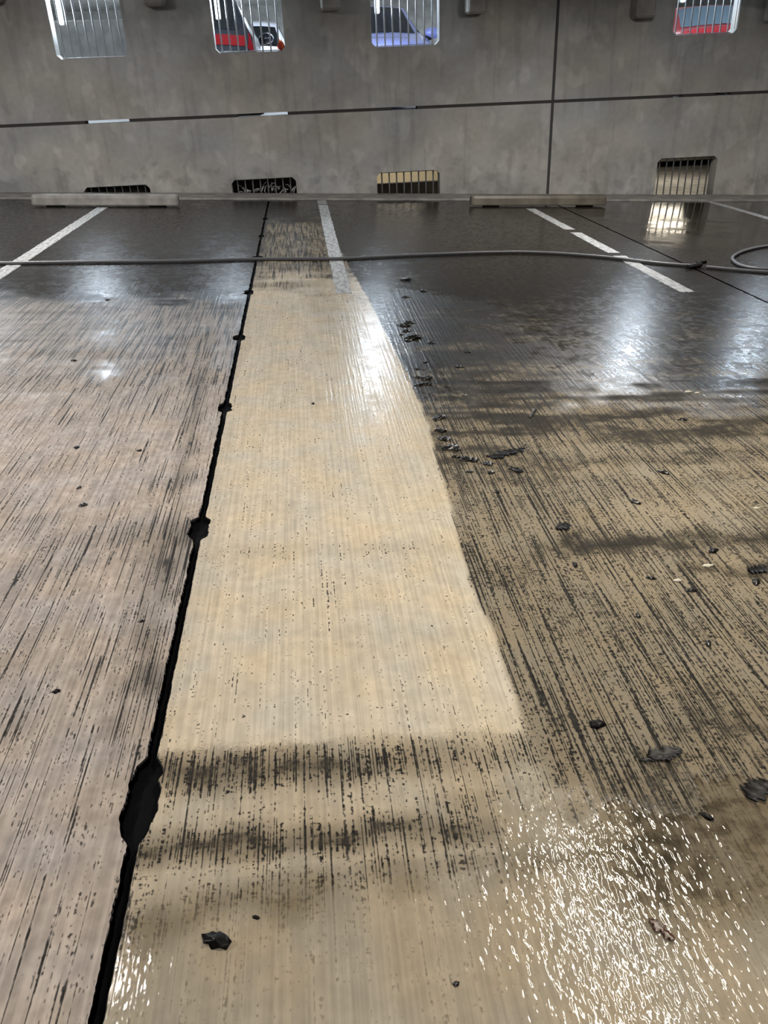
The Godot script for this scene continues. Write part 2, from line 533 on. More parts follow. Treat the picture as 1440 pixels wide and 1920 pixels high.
func floor_rows(k: int, w: int, h: int) -> Array:
	var q: Array = ZONES[k]
	var n := h * w
	var ca := PackedByteArray()
	ca.resize(n * 3)
	var ra := PackedByteArray()
	ra.resize(n)
	var ha := PackedFloat32Array()
	ha.resize(n)
	var line: FastNoiseLite = nz.line
	var line2: FastNoiseLite = nz.line2
	var speck: FastNoiseLite = nz.speck
	var mott: FastNoiseLite = nz.mott
	var sweep: FastNoiseLite = nz.sweep
	var ripple: FastNoiseLite = nz.ripple
	var qx: float = q[0]
	var dx: float = (q[1] - q[0]) / w
	var cw := w / COARSE + 2
	var above := []
	var under := []
	var at := 0
	for r in h:
		var z: float = q[2] + (q[3] - q[2]) * (r + 0.5) / h
		var fr := r % COARSE
		if fr == 0:
			above = under
			for pass_n in 2:
				if pass_n == 0 and r > 0:
					continue
				var zz: float = q[2] + (q[3] - q[2]) * (r + 0.5 + (COARSE if pass_n == 1 else 0)) / h
				var fresh := []
				for i in cw:
					fresh.append(slow_fields(qx + dx * (i * COARSE + 0.5), zz))
				if pass_n == 0:
					above = fresh
				else:
					under = fresh
		var ty := float(fr) / COARSE
		var ex := edge_x(z)
		var f0 := 0.0; var f1 := 0.0; var f2 := 0.0; var f3 := 0.0; var f4 := 0.0; var f5 := 0.0; var f6 := 0.0; var f7 := 0.0; var f8 := 0.0
		var g0 := 0.0; var g1 := 0.0; var g2 := 0.0; var g3 := 0.0; var g4 := 0.0; var g5 := 0.0; var g6 := 0.0; var g7 := 0.0; var g8 := 0.0
		for c in w:
			var x := qx + dx * (c + 0.5)
			if c % COARSE == 0:
				# start and step of every slow field over the next few pixels
				var i := c / COARSE
				var a: PackedFloat32Array = above[i]
				var b: PackedFloat32Array = under[i]
				var a2: PackedFloat32Array = above[i + 1]
				var b2: PackedFloat32Array = under[i + 1]
				f0 = lerpf(a[0], b[0], ty); g0 = (lerpf(a2[0], b2[0], ty) - f0) / COARSE
				f1 = lerpf(a[1], b[1], ty); g1 = (lerpf(a2[1], b2[1], ty) - f1) / COARSE
				f2 = lerpf(a[2], b[2], ty); g2 = (lerpf(a2[2], b2[2], ty) - f2) / COARSE
				f3 = lerpf(a[3], b[3], ty); g3 = (lerpf(a2[3], b2[3], ty) - f3) / COARSE
				f4 = lerpf(a[4], b[4], ty); g4 = (lerpf(a2[4], b2[4], ty) - f4) / COARSE
				f5 = lerpf(a[5], b[5], ty); g5 = (lerpf(a2[5], b2[5], ty) - f5) / COARSE
				f6 = lerpf(a[6], b[6], ty); g6 = (lerpf(a2[6], b2[6], ty) - f6) / COARSE
				f7 = lerpf(a[7], b[7], ty); g7 = (lerpf(a2[7], b2[7], ty) - f7) / COARSE
				f8 = lerpf(a[8], b[8], ty); g8 = (lerpf(a2[8], b2[8], ty) - f8) / COARSE
			else:
				f0 += g0; f1 += g1; f2 += g2; f3 += g3; f4 += g4; f5 += g5; f6 += g6; f7 += g7; f8 += g8
			var l1 := line.get_noise_2d(x * 165.0, z * 1.5)
			var l2 := line2.get_noise_2d(x * 60.0, z * 1.0)
			var sp := speck.get_noise_2d(x * 78.0, z * 50.0)
			var mo := mott.get_noise_2d(x * 13.0, z * 13.0)
			var clean := 0.0
			if x > JX:
				clean = smoothstep(-0.006, 0.014, ex - x + 0.008 - 0.006 * f8 - 0.004 * l2)
				var lim := -1.462 + 0.018 * f8 + 0.012 * sp
				if z > lim - 0.012:
					clean *= 1.0 - smoothstep(lim - 0.012, lim + 0.02, z)
				clean *= 1.0 - smoothstep(9.4, 10.4, -z - 0.6 * f6 - 0.3 * f8)
			var d := lerpf(f0, f1, clean) + 0.12 * f5
			var wet := lerpf(f2, f3, clean)
			var fe := smoothstep(0.2, 0.8, f4 + (0.45 * sp + 0.3 * mo + 0.2 * l2) * (1.0 - f4)) if f4 > 0.02 else 0.0
			var fine := 1.0 - 0.8 * f4
			# dirt lies as a brown film, then fills grooves, then gathers in black specks
			var ln := 0.34 * l2 + 0.62 * l1 + 0.15 * mo + (0.26 if x > JX else 0.08) * sp
			var t1 := 0.82 - 1.0 * d
			var s2 := 0.0
			var t2 := 0.0
			var style := 1.0
			if x > JX:
				var sw := sweep.get_noise_2d(x * 24.0, z * 130.0)
				s2 = 0.48 * sp + 0.36 * l1 + 0.3 * sw + 0.3 * mo
				t2 = 0.74 - 0.76 * d
			else:
				s2 = 0.4 * sp + 0.5 * l1 + 0.35 * mo
				t2 = 0.66 - 0.62 * d
				style = 0.7
				t1 -= 0.07
			var black := 1.0 - (1.0 - 0.82 * fine * smoothstep(t1, t1 + 0.28, ln)) * (1.0 - 0.9 * style * fine * smoothstep(t2, t2 + 0.22, s2))
			var heavy := smoothstep(0.68, 0.98, d + 0.12 * mo)
			var haze := clampf((d - 0.05) * 1.0 + 0.22 * mo * d, 0.0, 0.85)
			haze += (0.94 - haze) * heavy
			black *= 1.0 - 0.6 * heavy
			var lite := (1.0 + (0.06 if x > JX else 0.13) * mo + (0.05 if x > JX else 0.09) * l2 + 0.035 * l1 + 0.05 * f6) * (1.0 - 0.1 * maxf(wet * (1.0 - clean * 0.8), f4))
			var hz := 1.0 - 0.68 * heavy + 0.22 * mo
			var keep := 1.0 - black
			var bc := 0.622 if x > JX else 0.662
			var hr := 0.375 if x > JX else 0.385  # cooler light across the joint is put into the haze colour
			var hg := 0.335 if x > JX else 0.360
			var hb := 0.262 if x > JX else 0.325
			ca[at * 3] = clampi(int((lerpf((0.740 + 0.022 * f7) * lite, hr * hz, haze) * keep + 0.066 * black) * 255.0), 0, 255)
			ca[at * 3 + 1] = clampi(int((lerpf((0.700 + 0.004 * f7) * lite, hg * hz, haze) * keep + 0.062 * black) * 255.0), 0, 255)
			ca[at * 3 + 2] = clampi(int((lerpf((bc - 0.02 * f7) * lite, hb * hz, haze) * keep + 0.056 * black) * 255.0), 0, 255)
			var ro := (0.86 - 0.66 * clampf(wet + 0.12 * mo + 0.1 * f8, 0.0, 1.0))
			ro += (0.07 - ro) * maxf(fe, f5)
			ra[at] = clampi(int(ro * 255.0), 10, 255)
			# relief in millimetres
			var rel := (0.30 * l1 + 0.35 * l2 + 0.25 * sp + 0.12 * mo) * (1.0 - 0.85 * fe) * (1.0 - 0.9 * f5) * (1.0 - 0.25 * wet - 0.5 * smoothstep(0.85, 1.0, wet))
			if f4 > 0.01:
				rel += (ripple.get_noise_2d(x * 66.0, z * 30.0) * 0.34 + ripple.get_noise_2d(x * 26.0 + 40.0, z * 15.0) * 0.5) * f4 * (0.25 + 0.75 * smoothstep(-0.2, 0.25, x - 1.2 * (z + 0.95)))
			if f5 > 0.01:
				rel += 0.12 * f5 * ripple.get_noise_2d(x * 14.0, z * 14.0)
			ha[at] = rel
			at += 1
	return [ca, ra, ha]

# ------------------------------------------------------------------ the wall with its openings
const WIN_X := [-6.56, -4.54, -2.52, -0.52, 1.5, 5.545, 7.56, 9.58]
const WIN_W := 0.89
const WIN_Y0 := 1.672
const WIN_Y1 := 2.9
const LOW_Y0 := -0.9
const LOW_Y1 := 0.15
const SEAM_Y := 0.943
const SEAM_X := 3.51

func wall_material() -> StandardMaterial3D:
	var w := 1200
	var h := 380
	var pa := noise(41, 4)
	var fi := noise(42, 3)
	var dr := noise(43, 3)
	var bl := noise(44, 2, FastNoiseLite.TYPE_CELLULAR)
	var parts := []
	parts.resize(8)
	var f := func(i):
		var ca := PackedByteArray()
		ca.resize((h * (i + 1) / 8 - h * i / 8) * w * 3)
		var at := 0
		for r in range(h * i / 8, h * (i + 1) / 8):
			var y := 3.4 - 4.4 * (r + 0.5) / h
			for c in w:
				var x := -5.5 + 14.0 * (c + 0.5) / w
				var v := 0.66 + 0.06 * pa.get_noise_2d(x * 0.9, y * 1.1) + 0.018 * fi.get_noise_2d(x * 9.0, y * 9.0)
				# run-off streaks down from the upper panel
				var st: float = dr.get_noise_2d(x * 4.5, y * 0.35)
				v -= 0.035 * smoothstep(0.2, 0.6, st)
				v += 0.05 * smoothstep(0.25, 0.6, dr.get_noise_2d(x * 2.2 + 40.0, y * 1.5))
				# splash grime at the foot, ragged
				var foot: float = y - (-0.1 - 0.052 * x)
				v -= 0.06 * smoothstep(0.1, 0.7, pa.get_noise_2d(x * 3.0 + 9.0, y * 3.0) + 0.5 - foot * 1.6)
				var t: float = pa.get_noise_2d(x * 0.6 + 70.0, y * 0.8 + 5.0)
				ca[at] = int(clampf(v * (0.98 + 0.02 * t), 0, 1) * 255)
				ca[at + 1] = int(clampf(v * 0.98, 0, 1) * 255)
				ca[at + 2] = int(clampf(v * (0.965 - 0.03 * t), 0, 1) * 255)
				at += 3
		parts[i] = ca
	WorkerThreadPool.wait_for_group_task_completion(WorkerThreadPool.add_group_task(f, 8))
	var all := PackedByteArray()
	for p in parts:
		all.append_array(p)
	var m := StandardMaterial3D.new()
	m.resource_name = "wall_concrete"
	m.albedo_texture = ImageTexture.create_from_image(Image.create_from_data(w, h, false, Image.FORMAT_RGB8, all))
	m.roughness = 0.8
	mats["wall"] = m
	return m

func wv(st: SurfaceTool, x, y, z):
	st.set_uv(Vector2((x + 5.5) / 14.0, (3.4 - y) / 4.4))
	st.add_vertex(Vector3(x, y, z))

func wq(st, pts, flip := false):
	var o := [0, 1, 2, 0, 2, 3] if not flip else [0, 2, 1, 0, 3, 2]
	for t in o:
		wv(st, pts[t][0], pts[t][1], pts[t][2])

func panel_mesh(x0: float, x1: float, y0: float, y1: float, holes: Array) -> ArrayMesh:
	# a slab with chamfered openings: holes are [x0, x1, y0, y1]
	var st := begin()
	var ch := 0.05
	var zf := WALL_Z
	var zb := WALL_Z - WALL_T
	for zz in [zf, zb]:
		var flip: bool = zz == zb
		var x := x0
		for hl in holes + [[x1, x1, 0, 0]]:
			if hl[0] > x:
				wq(st, [[x, y0, zz], [x, y1, zz], [hl[0], y1, zz], [hl[0], y0, zz]], flip)
			if hl[1] > hl[0]:
				if hl[2] > y0:
					wq(st, [[hl[0], y0, zz], [hl[0], hl[2], zz], [hl[1], hl[2], zz], [hl[1], y0, zz]], flip)
				if hl[3] < y1:
					wq(st, [[hl[0], hl[3], zz], [hl[0], y1, zz], [hl[1], y1, zz], [hl[1], hl[3], zz]], flip)
				for cx in [[hl[0], 1.0], [hl[1], -1.0]]:
					for cy in [[hl[2], 1.0], [hl[3], -1.0]]:
						var t := [[cx[0], cy[0], zz], [cx[0], cy[0] + ch * cy[1], zz], [cx[0] + ch * cx[1], cy[0], zz]]
						if (cx[1] * cy[1] < 0) != flip:
							t = [t[0], t[2], t[1]]
						for p in t:
							wv(st, p[0], p[1], p[2])
			x = hl[1]
	for hl in holes:
		var lp := [[hl[0] + ch, hl[2]], [hl[1] - ch, hl[2]], [hl[1], hl[2] + ch], [hl[1], hl[3] - ch], [hl[1] - ch, hl[3]], [hl[0] + ch, hl[3]], [hl[0], hl[3] - ch], [hl[0], hl[2] + ch]]
		for k in 8:
			var a: Array = lp[k]
			var b: Array = lp[(k + 1) % 8]
			wq(st, [[a[0], a[1], zf], [a[0], a[1], zb], [b[0], b[1], zb], [b[0], b[1], zf]])
	for e in [[[x0, y0], [x0, y1]], [[x0, y1], [x1, y1]], [[x1, y1], [x1, y0]], [[x1, y0], [x0, y0]]]:
		wq(st, [[e[0][0], e[0][1], zf], [e[0][0], e[0][1], zb], [e[1][0], e[1][1], zb], [e[1][0], e[1][1], zf]])
	return done(st)

func build_wall():
	var wm := wall_material()
	var root := Node3D.new()
	root.name = "wall_back"
	add_child(root)
	structure(root, "grey precast concrete wall with barred openings", "wall")
	var up := [[], []]
	var lo := [[], []]
	for x in WIN_X:
		var k := 0 if x < SEAM_X else 1
		up[k].append([x - WIN_W / 2, x + WIN_W / 2, WIN_Y0, WIN_Y1])
		lo[k].append([x - WIN_W / 2, x + WIN_W / 2, LOW_Y0, LOW_Y1])
	var g := 0.02
	var s := 0.019
	var xs := [[-14.0, SEAM_X - g], [SEAM_X + g, 14.0]]
	for k in 2:
		obj("panel", panel_mesh(xs[k][0], xs[k][1], SEAM_Y + s, 4.2, up[k]), wm, root)
		obj("panel", panel_mesh(xs[k][0], xs[k][1], -2.2, SEAM_Y - s, lo[k]), wm, root)
	# mortar in the bed joint, left out where light comes through; caulk in the upright joint
	var gaps := [[-2.77, -2.2], [-0.78, -0.11], [1.29, 1.64], [5.215, 5.345], [5.82, 6.05]]
	var x := -14.0
	var mort := mat("mortar", Color(0.24, 0.235, 0.23), 0.9)
	for gp in gaps + [[14.0, 14.0]]:
		obj("mortar_bed", rbox(Vector3(gp[0] - x, s * 2.0, WALL_T - 0.02), 0.002), mort, root, Vector3((gp[0] + x) / 2, SEAM_Y, WALL_Z - WALL_T / 2))
		x = gp[1]
	obj("caulk", rbox(Vector3(g * 2.0, 4.2 - SEAM_Y - s, 0.1), 0.002), mat("caulk", Color(0.25, 0.25, 0.26), 0.7), root, Vector3(SEAM_X, (4.2 + SEAM_Y + s) / 2, WALL_Z - 0.06))
	obj("caulk", rbox(Vector3(g * 2.0, SEAM_Y - s + 1.2, 0.1), 0.002), mats["caulk"], root, Vector3(SEAM_X, (SEAM_Y - s - 1.2) / 2, WALL_Z - 0.06))
	# added black strip, stands in for the dark part of the open joint
	obj("dark_strip", rbox(Vector3(0.3, 0.018, 0.1), 0.002), mat("dark_strip", Color(0.05, 0.05, 0.055), 0.6), root, Vector3(-0.62, SEAM_Y, WALL_Z - 0.09))
	# corbels that carry the ceiling ribs
	for cx in [-5.75, -3.55, -1.63, 0.535, 2.39, 4.6, 6.45, 8.7, 10.6]:
		var cy: float = 2.115 + SLOPE_X * cx
		var st := begin()
		add_rbox(st, Vector3(cx, cy + 0.34, WALL_Z + 0.14), Vector3(0.25, 0.68, 0.28), 0.025)
		obj("corbel", done(st), mats["concrete"], root)
	# raised strip of concrete along the foot of the wall
	var st2 := begin()
	var nn := noise(51, 2)
	var px := -14.0
	while px < 13.9:
		var nx := px + 0.2
		var v := []
		for q in [px, nx]:
			var zf: float = WALL_Z + 0.44 + 0.03 * nn.get_noise_1d(q * 1.3)
			v.append([Vector3(q, fy(q, zf) - 0.02, zf + 0.025), Vector3(q, fy(q, zf) + 0.022, zf), Vector3(q, fy(q, WALL_Z) + 0.035, WALL_Z - 0.0)])
		for j in 2:
			quad(st2, v[0][j], v[0][j + 1], v[1][j + 1], v[1][j])
		px = nx
	var tr := obj("trim_3", done(st2), mats["stop_concrete"])
	structure(tr, "low raised concrete strip along the foot of the wall", "kerb")

# ------------------------------------------------------------------ ceiling and the rest of the shell
func sl(p: Vector3) -> Vector3:
	return p + Vector3(0, fy(p.x, p.z), 0)

func build_ceiling():
	var root := Node3D.new()
	root.name = "ceiling"
	add_child(root)
	structure(root, "ribbed concrete ceiling of the parking deck", "ceiling")
	var st := begin()
	add_rbox(st, Vector3(0, 2.82 + 0.12, (WALL_Z + 8.0) / 2), Vector3(28, 0.2, 8.0 - WALL_Z), 0.01, sl)
	obj("deck", done(st), mats["concrete"], root)
	for cx in [-9.6, -7.6, -5.75, -3.55, -1.63, 0.535, 2.39, 4.6, 6.45, 8.7, 10.6]:
		var s2 := begin()
		add_rbox(s2, Vector3(cx, 2.68, (WALL_Z + 8.0) / 2), Vector3(0.16, 0.3, 8.0 - WALL_Z - 0.1), 0.02, sl)
		obj("rib", done(s2), mats["concrete"], root)

func build_shell():
	for a in [["wall_left", Vector3(-14.1, 1.2, -2), Vector3(0.2, 6, 21), "plain concrete wall at the side where the first stripe runs"], ["wall_right", Vector3(14.1, 1.2, -2), Vector3(0.2, 6, 21), "plain concrete wall at the side where the hose is coiled"], ["wall_front", Vector3(0, 1.2, 8.1), Vector3(28.4, 6, 0.2), "plain concrete wall opposite the barred openings"]]:
		var o := obj(a[0], rbox(a[2], 0.01), mats["concrete"], self, a[1])
		structure(o, a[3], "wall")
	var f := begin()
	add_rbox(f, Vector3(0, -0.11, 6.0), Vector3(28, 0.22, 4.0), 0.002, sl)
	structure(obj("floor", done(f), mats["concrete"]), "concrete floor behind the cleaning work", "floor")

# ------------------------------------------------------------------ the bays beyond the wall
func build_beyond():
	var zb := WALL_Z - WALL_T
	var far := -32.0
	# upper deck: floor, ceiling, end walls
	var a := [
		["floor", Vector3(0, DECK_Y - 0.15, (zb + far) / 2 - 0.02), Vector3(34, 0.3, zb - far - 0.02), "pale deck floor with parked cars beyond the wall", "floor", "concrete"],
		["ceiling", Vector3(0, DECK_Y + 2.75, (zb + far) / 2), Vector3(34, 0.3, zb - far), "concrete ceiling over the parked cars beyond the wall", "ceiling", "concrete"],
		["wall_far", Vector3(0, 0.6, far), Vector3(34, 6.5, 0.3), "far concrete wall behind the parked white car", "wall", "concrete"],
		["wall_beyond_left", Vector3(-17, 0.6, (zb + far) / 2), Vector3(0.3, 6.5, zb - far), "end wall of the bay beyond the barred wall", "wall", "concrete"],
		["wall_beyond_right", Vector3(17, 0.6, (zb + far) / 2), Vector3(0.3, 6.5, zb - far), "other end wall of the bay beyond the barred wall", "wall", "concrete"],
		["floor", Vector3(0, LOW_Y - 0.15, (zb + far) / 2), Vector3(34, 0.3, zb - far), "concrete lower deck seen through the low grilles", "floor", "concrete"]]
	for q in a:
		var o := obj(q[0], rbox(q[2], 0.01), mats[q[5]], self, q[1])
		structure(o, q[3], q[4])
	# low parapet seen through the first opening
	var pw := obj("parapet_wall", rbox(Vector3(3.4, 1.57, 0.2), 0.015), mats["concrete"], self, Vector3(-4.4, DECK_Y + 0.785, -18.2))
	tag(pw, "low pale concrete parapet beyond the first upper opening", "wall")
	# lower deck walls, some of them added
	var lw := obj("partition_wall", rbox(Vector3(7.5, 2.3, 0.2), 0.015), mat("cream", Color(0.84, 0.8, 0.7), 0.8), self, Vector3(2.6, LOW_Y + 1.15, -25.0))
	tag(lw, "cream painted partition on the lower deck behind a low grille", "wall")
	var lw2 := obj("partition_wall", rbox(Vector3(3.9, 1.5, 0.2), 0.015), mats["concrete"], self, Vector3(8.3, -0.1, -21.2))
	tag(lw2, "grey concrete partition behind the low grille next to the far stripe", "wall")
	var pf := obj("floor", rbox(Vector3(6.0, 0.2, 8.6), 0.01), mats["concrete"], self, Vector3(8.6, -1.07, -16.8))
	structure(pf, "raised landing of the lower deck behind the grille above the puddle", "floor")
	var lw4 := obj("parapet_wall", rbox(Vector3(5.0, 0.86, 0.2), 0.015), mats["concrete"], self, Vector3(2.4, LOW_Y + 0.43, -20.0))  # added wall, its unlit face gives the dark lower half of the opening
	tag(lw4, "added low parapet making a dark band before the cream partition", "wall")
	var lw3 := obj("partition_wall", rbox(Vector3(3.6, 2.3, 0.2), 0.015), mats["concrete"], self, Vector3(-1.0, LOW_Y + 1.15, -16.0))  # added wall, blocks the deck lamps so the opening stays black
	tag(lw3, "added partition darkening the low grille with shredded plastic", "wall")
	var lw5 := obj("partition_wall", rbox(Vector3(1.9, 2.4, 0.15), 0.015), mats["concrete"], self, Vector3(-2.9, -0.65, -12.75))  # added wall, put in so the opening reads grey instead of black
	tag(lw5, "added grey partition filling the half hidden low grille", "wall")
	# upright lamps on the far face of the wall, beside each opening
	for x in WIN_X:
		var lx: float = x - WIN_W / 2 + (0.055 if x < 0.0 else (0.12 if x < 3.0 else 0.25))
		var o := thing("batten_light", "upright white batten light just beyond an upper barred opening", "light", Vector3(lx, 2.06, zb - 0.16), "batten lights beyond the openings")
		obj("housing", rbox(Vector3(0.07, 0.78, 0.04), 0.01), mats["steel_white"], o, Vector3(0, 0.39, -0.035))
		var em := mat("batten", COOL, 0.4)
		em.emission_enabled = true
		em.emission = COOL
		em.emission_energy_multiplier = 14.0
		obj("tube", rbox(Vector3(0.055, 0.74, 0.03), 0.012), em, o, Vector3(0, 0.38, 0.0))
		area_light("batten_glow", o.position + Vector3(0, 0.38, 0.02), Vector3(0, 180, 0), Vector2(0.055, 0.72), 5.0, COOL, o)
		area_light("batten_glow", o.position + Vector3(0, 0.38, -0.06), Vector3.ZERO, Vector2(0.055, 0.72), 3.5, COOL, o)
	# ceiling lights of the two decks
	for p in [[-5.0, -19.0], [0.5, -19.0], [6.0, -19.0], [-3.0, -26.0], [3.5, -26.0]]:
		deck_light(Vector3(p[0], DECK_Y + 2.52, p[1]), COOL, 70.0, "long white ceiling light above the parked cars")
	for p in [[2.6, -22.5], [6.85, -15.9], [7.9, -18.4]]:
		deck_light(Vector3(p[0], DECK_Y - 0.38, p[1]), Color(1.0, 0.95, 0.86), (7.0 if p[0] < 5.0 else 2.2), "warm ceiling light of the lower deck")

func deck_light(at: Vector3, col: Color, e: float, label: String):
	var o := thing("ceiling_light", label, "light", at, "ceiling lights beyond the barred wall")
	obj("housing", rbox(Vector3(1.3, 0.06, 0.2), 0.01), mats["steel_white"], o, Vector3(0, 0.045, 0))
	var em := mat("deck_lamp_%s" % col.to_html(), col, 0.4)
	em.emission_enabled = true
	em.emission = col
	em.emission_energy_multiplier = 6.0
	obj("diffuser", rbox(Vector3(1.25, 0.03, 0.15), 0.01), em, o)
	area_light("deck_glow", at + Vector3(0, -0.02, 0), Vector3(-90, 0, 0), Vector2(1.25, 0.15), e, col, o)

func build_grilles():
	var bar := mat("galvanised", Color(0.55, 0.56, 0.57), 0.35, 0.7)
	var ords := ["seventh", "sixth", "fifth", "fourth", "third", "second", "first", "outer"]
	var up_lab := ["upper grille of the opening farthest along the bare end of the wall", "upper grille next to the far end opening", "upper barred grille in front of a bare pale parapet", "upper barred grille in front of the white car and a red tail light", "upper barred grille in front of the lavender car", "upper barred grille in front of the red car", "upper barred grille one past the red car", "upper barred grille two past the red car"]
	var lo_lab := ["low grille of the opening farthest along the bare end of the wall", "low grille next to the far end opening", "low barred grille half hidden behind a wheel stop", "low barred grille with shredded plastic behind it", "low barred grille in front of the cream lit partition", "low barred grille above the shiny puddle", "low barred grille one past the puddle", "low barred grille two past the puddle"]
	for i in WIN_X.size():
		for lev in 2:
			var y0: float = WIN_Y0 if lev == 0 else LOW_Y0
			var y1: float = WIN_Y1 if lev == 0 else LOW_Y1
			var o := thing("steel_grille", up_lab[i] if lev == 0 else lo_lab[i], "grille", Vector3(WIN_X[i], y0, WALL_Z - WALL_T * 0.55))
			var h := y1 - y0
			for k in 8:
				var bx := -WIN_W / 2 + WIN_W * (k + 0.75) / 8.5
				var st := begin()
				add_tube(st, PackedVector3Array([Vector3(bx, 0, 0), Vector3(bx, h, 0)]), 0.0105, 8)
				obj("bar", done(st), bar, o)
			for yy in [0.012, h - 0.012]:
				obj("rail", rbox(Vector3(WIN_W - 0.1, 0.012, 0.04), 0.002), bar, o, Vector3(0, yy, 0))
	# shredded plastic caught behind the second low grille
	var r := RandomNumberGenerator.new()
	r.seed = 5
	var sp := thing("shredded_plastic", "tangle of shiny white plastic strips behind a low grille", "litter", Vector3(-0.6, -0.08, zbk() - 0.035))
	for k in 26:
		var st := begin()
		var b := Vector3(r.randf_range(-0.38, 0.5), r.randf_range(-0.02, 0.06), r.randf_range(-0.02, 0.01))
		var e := b + Vector3(r.randf_range(-0.12, 0.12), r.randf_range(-0.04, 0.12), r.randf_range(-0.03, 0.0))
		add_tube(st, smooth_path([b, (b + e) / 2 + Vector3(0, 0.03, 0.02), e], 0.02), r.randf_range(0.003, 0.008), 5)
		obj("strip", done(st), mat("plastic_white", Color(0.92, 0.93, 0.95), 0.3), sp)
	var ledge := obj("ledge", rbox(Vector3(1.2, 0.1, 0.4), 0.01), mats["concrete"], self, Vector3(-0.55, -0.24, zbk() - 0.2))
	structure(ledge, "concrete ledge behind the low grille with plastic strips", "ledge")

func zbk() -> float:
	return WALL_Z - WALL_T

# ------------------------------------------------------------------ wheel stops, stripes, hoses
func build_stops():
	for a in [[-2.44, -11.0, 1.77, 0.004, "grey concrete wheel stop in front of the half hidden low grille"], [3.09, -11.1, 1.83, 0.035, "weathered concrete wheel stop across the foot of the upright wall joint"]]:
		var at := Vector3(a[0], fy(a[0], a[1]), a[1])
		var o := thing("wheel_stop", a[4], "wheel stop", at, "", a[3])
		o.rotation.z = atan(SLOPE_X)
		# trapezoid section, softened
		var prof := [[-0.085, 0.03], [-0.08, 0.02], [0.08, 0.02], [0.085, 0.03], [0.072, 0.105], [0.055, 0.135], [0.03, 0.145], [-0.03, 0.145], [-0.055, 0.135], [-0.072, 0.105]]
		var st := begin()
		var L: float = a[2] / 2
		var xs := [[-L, 0.8], [-L + 0.025, 1.0], [-L + 0.05, 1.0], [L - 0.05, 1.0], [L - 0.025, 1.0], [L, 0.8]]
		var mid := Vector2(0, 0.07)
		for k in xs.size() - 1:
			for j in prof.size():
				var v := []
				for q in [[k, j], [k + 1, j], [k + 1, j + 1], [k, j + 1]]:
					var s: float = xs[q[0]][1]
					var pp: Array = prof[q[1] % prof.size()]
					v.append(Vector3(xs[q[0]][0], mid.y + (pp[1] - mid.y) * s, pp[0] * s))
				quad(st, v[0], v[1], v[2], v[3])
		for e in [0, xs.size() - 1]:
			var ring := []
			for pp in prof:
				ring.append(Vector3(xs[e][0], mid.y + (pp[1] - mid.y) * xs[e][1], pp[0] * xs[e][1]))
			for j in prof.size() - 2:
				if e == 0:
					tri(st, ring[0], ring[j + 1], ring[j + 2])
				else:
					tri(st, ring[0], ring[j + 2], ring[j + 1])
		var sm: StandardMaterial3D = mats["stop_concrete"] if a[0] < 0 else mats["stop_concrete"].duplicate()
		if a[0] > 0:
			sm.albedo_color = Color(0.72, 0.69, 0.63)
			sm.roughness = 0.45
		obj("block", done(st), sm, o)
		for s in [-0.7, 0.7]:
			obj("foot", rbox(Vector3(0.2, 0.024, 0.12), 0.003), mat("rubber", Color(0.04, 0.04, 0.04), 0.8), o, Vector3(s * L, 0.012, 0))

func stripe_material() -> StandardMaterial3D:
	var m := mat("paint", Color.WHITE, 0.55)
	m.albedo_texture = noise_tex(61, 0.03, [Color(0.36, 0.36, 0.355), Color(0.62, 0.63, 0.63), Color(0.7, 0.71, 0.71)], 4, 512)
	m.uv1_triplanar = true
	m.uv1_world_triplanar = true
	m.uv1_scale = Vector3(1.3, 1.3, 0.5)
	return m

func build_stripes():
	var pm := stripe_material()
	var n := noise(63, 2)
	var list := [[-2.475, [[-10.9, -6.7]], 0.125, "worn white parking stripe running to the wheel stop under the half hidden grille"],
		[0.253, [[-11.66, -11.25], [-11.2, -6.15]], 0.12, "worn white parking stripe ending on the cleaned strip"],
		[2.925, [[-10.85, -9.15], [-8.95, -7.75], [-7.6, -6.1]], 0.12, "broken white parking stripe that the hose crosses near its coupling"],
		[5.71, [[-11.66, -9.4]], 0.12, "white parking stripe beside the low grille above the puddle"]]
	for a in list:
		var o := thing("parking_stripe", a[3], "parking line", Vector3(a[0], fy(a[0], a[1][0][1]), a[1][0][1]))
		for sg in a[1]:
			var st := begin()
			var z: float = sg[0]
			while z < sg[1] - 0.001:
				var z2 := minf(z + 0.04, sg[1])
				var v := []
				for q in [[z, -1.0], [z, 1.0], [z2, 1.0], [z2, -1.0]]:
					var x: float = a[0] + q[1] * (a[2] / 2 + 0.006 * n.get_noise_2d(q[0] * 11.0, q[1] * 30.0 + a[0]))
					v.append(Vector3(x, fy(x, q[0]) + 0.0016, q[0]) - o.position)
				quad(st, v[0], v[1], v[2], v[3])
				for e in [[0, 3], [1, 2]]:
					quad(st, v[e[0]], v[e[1]], v[e[1]] - Vector3(0, 0.0014, 0), v[e[0]] - Vector3(0, 0.0014, 0))
				z = z2
			obj("paint", done(st), pm, o)

func ground(x: float, z: float, up := 0.0) -> Vector3:
	return Vector3(x, fy(x, z) + up, z)

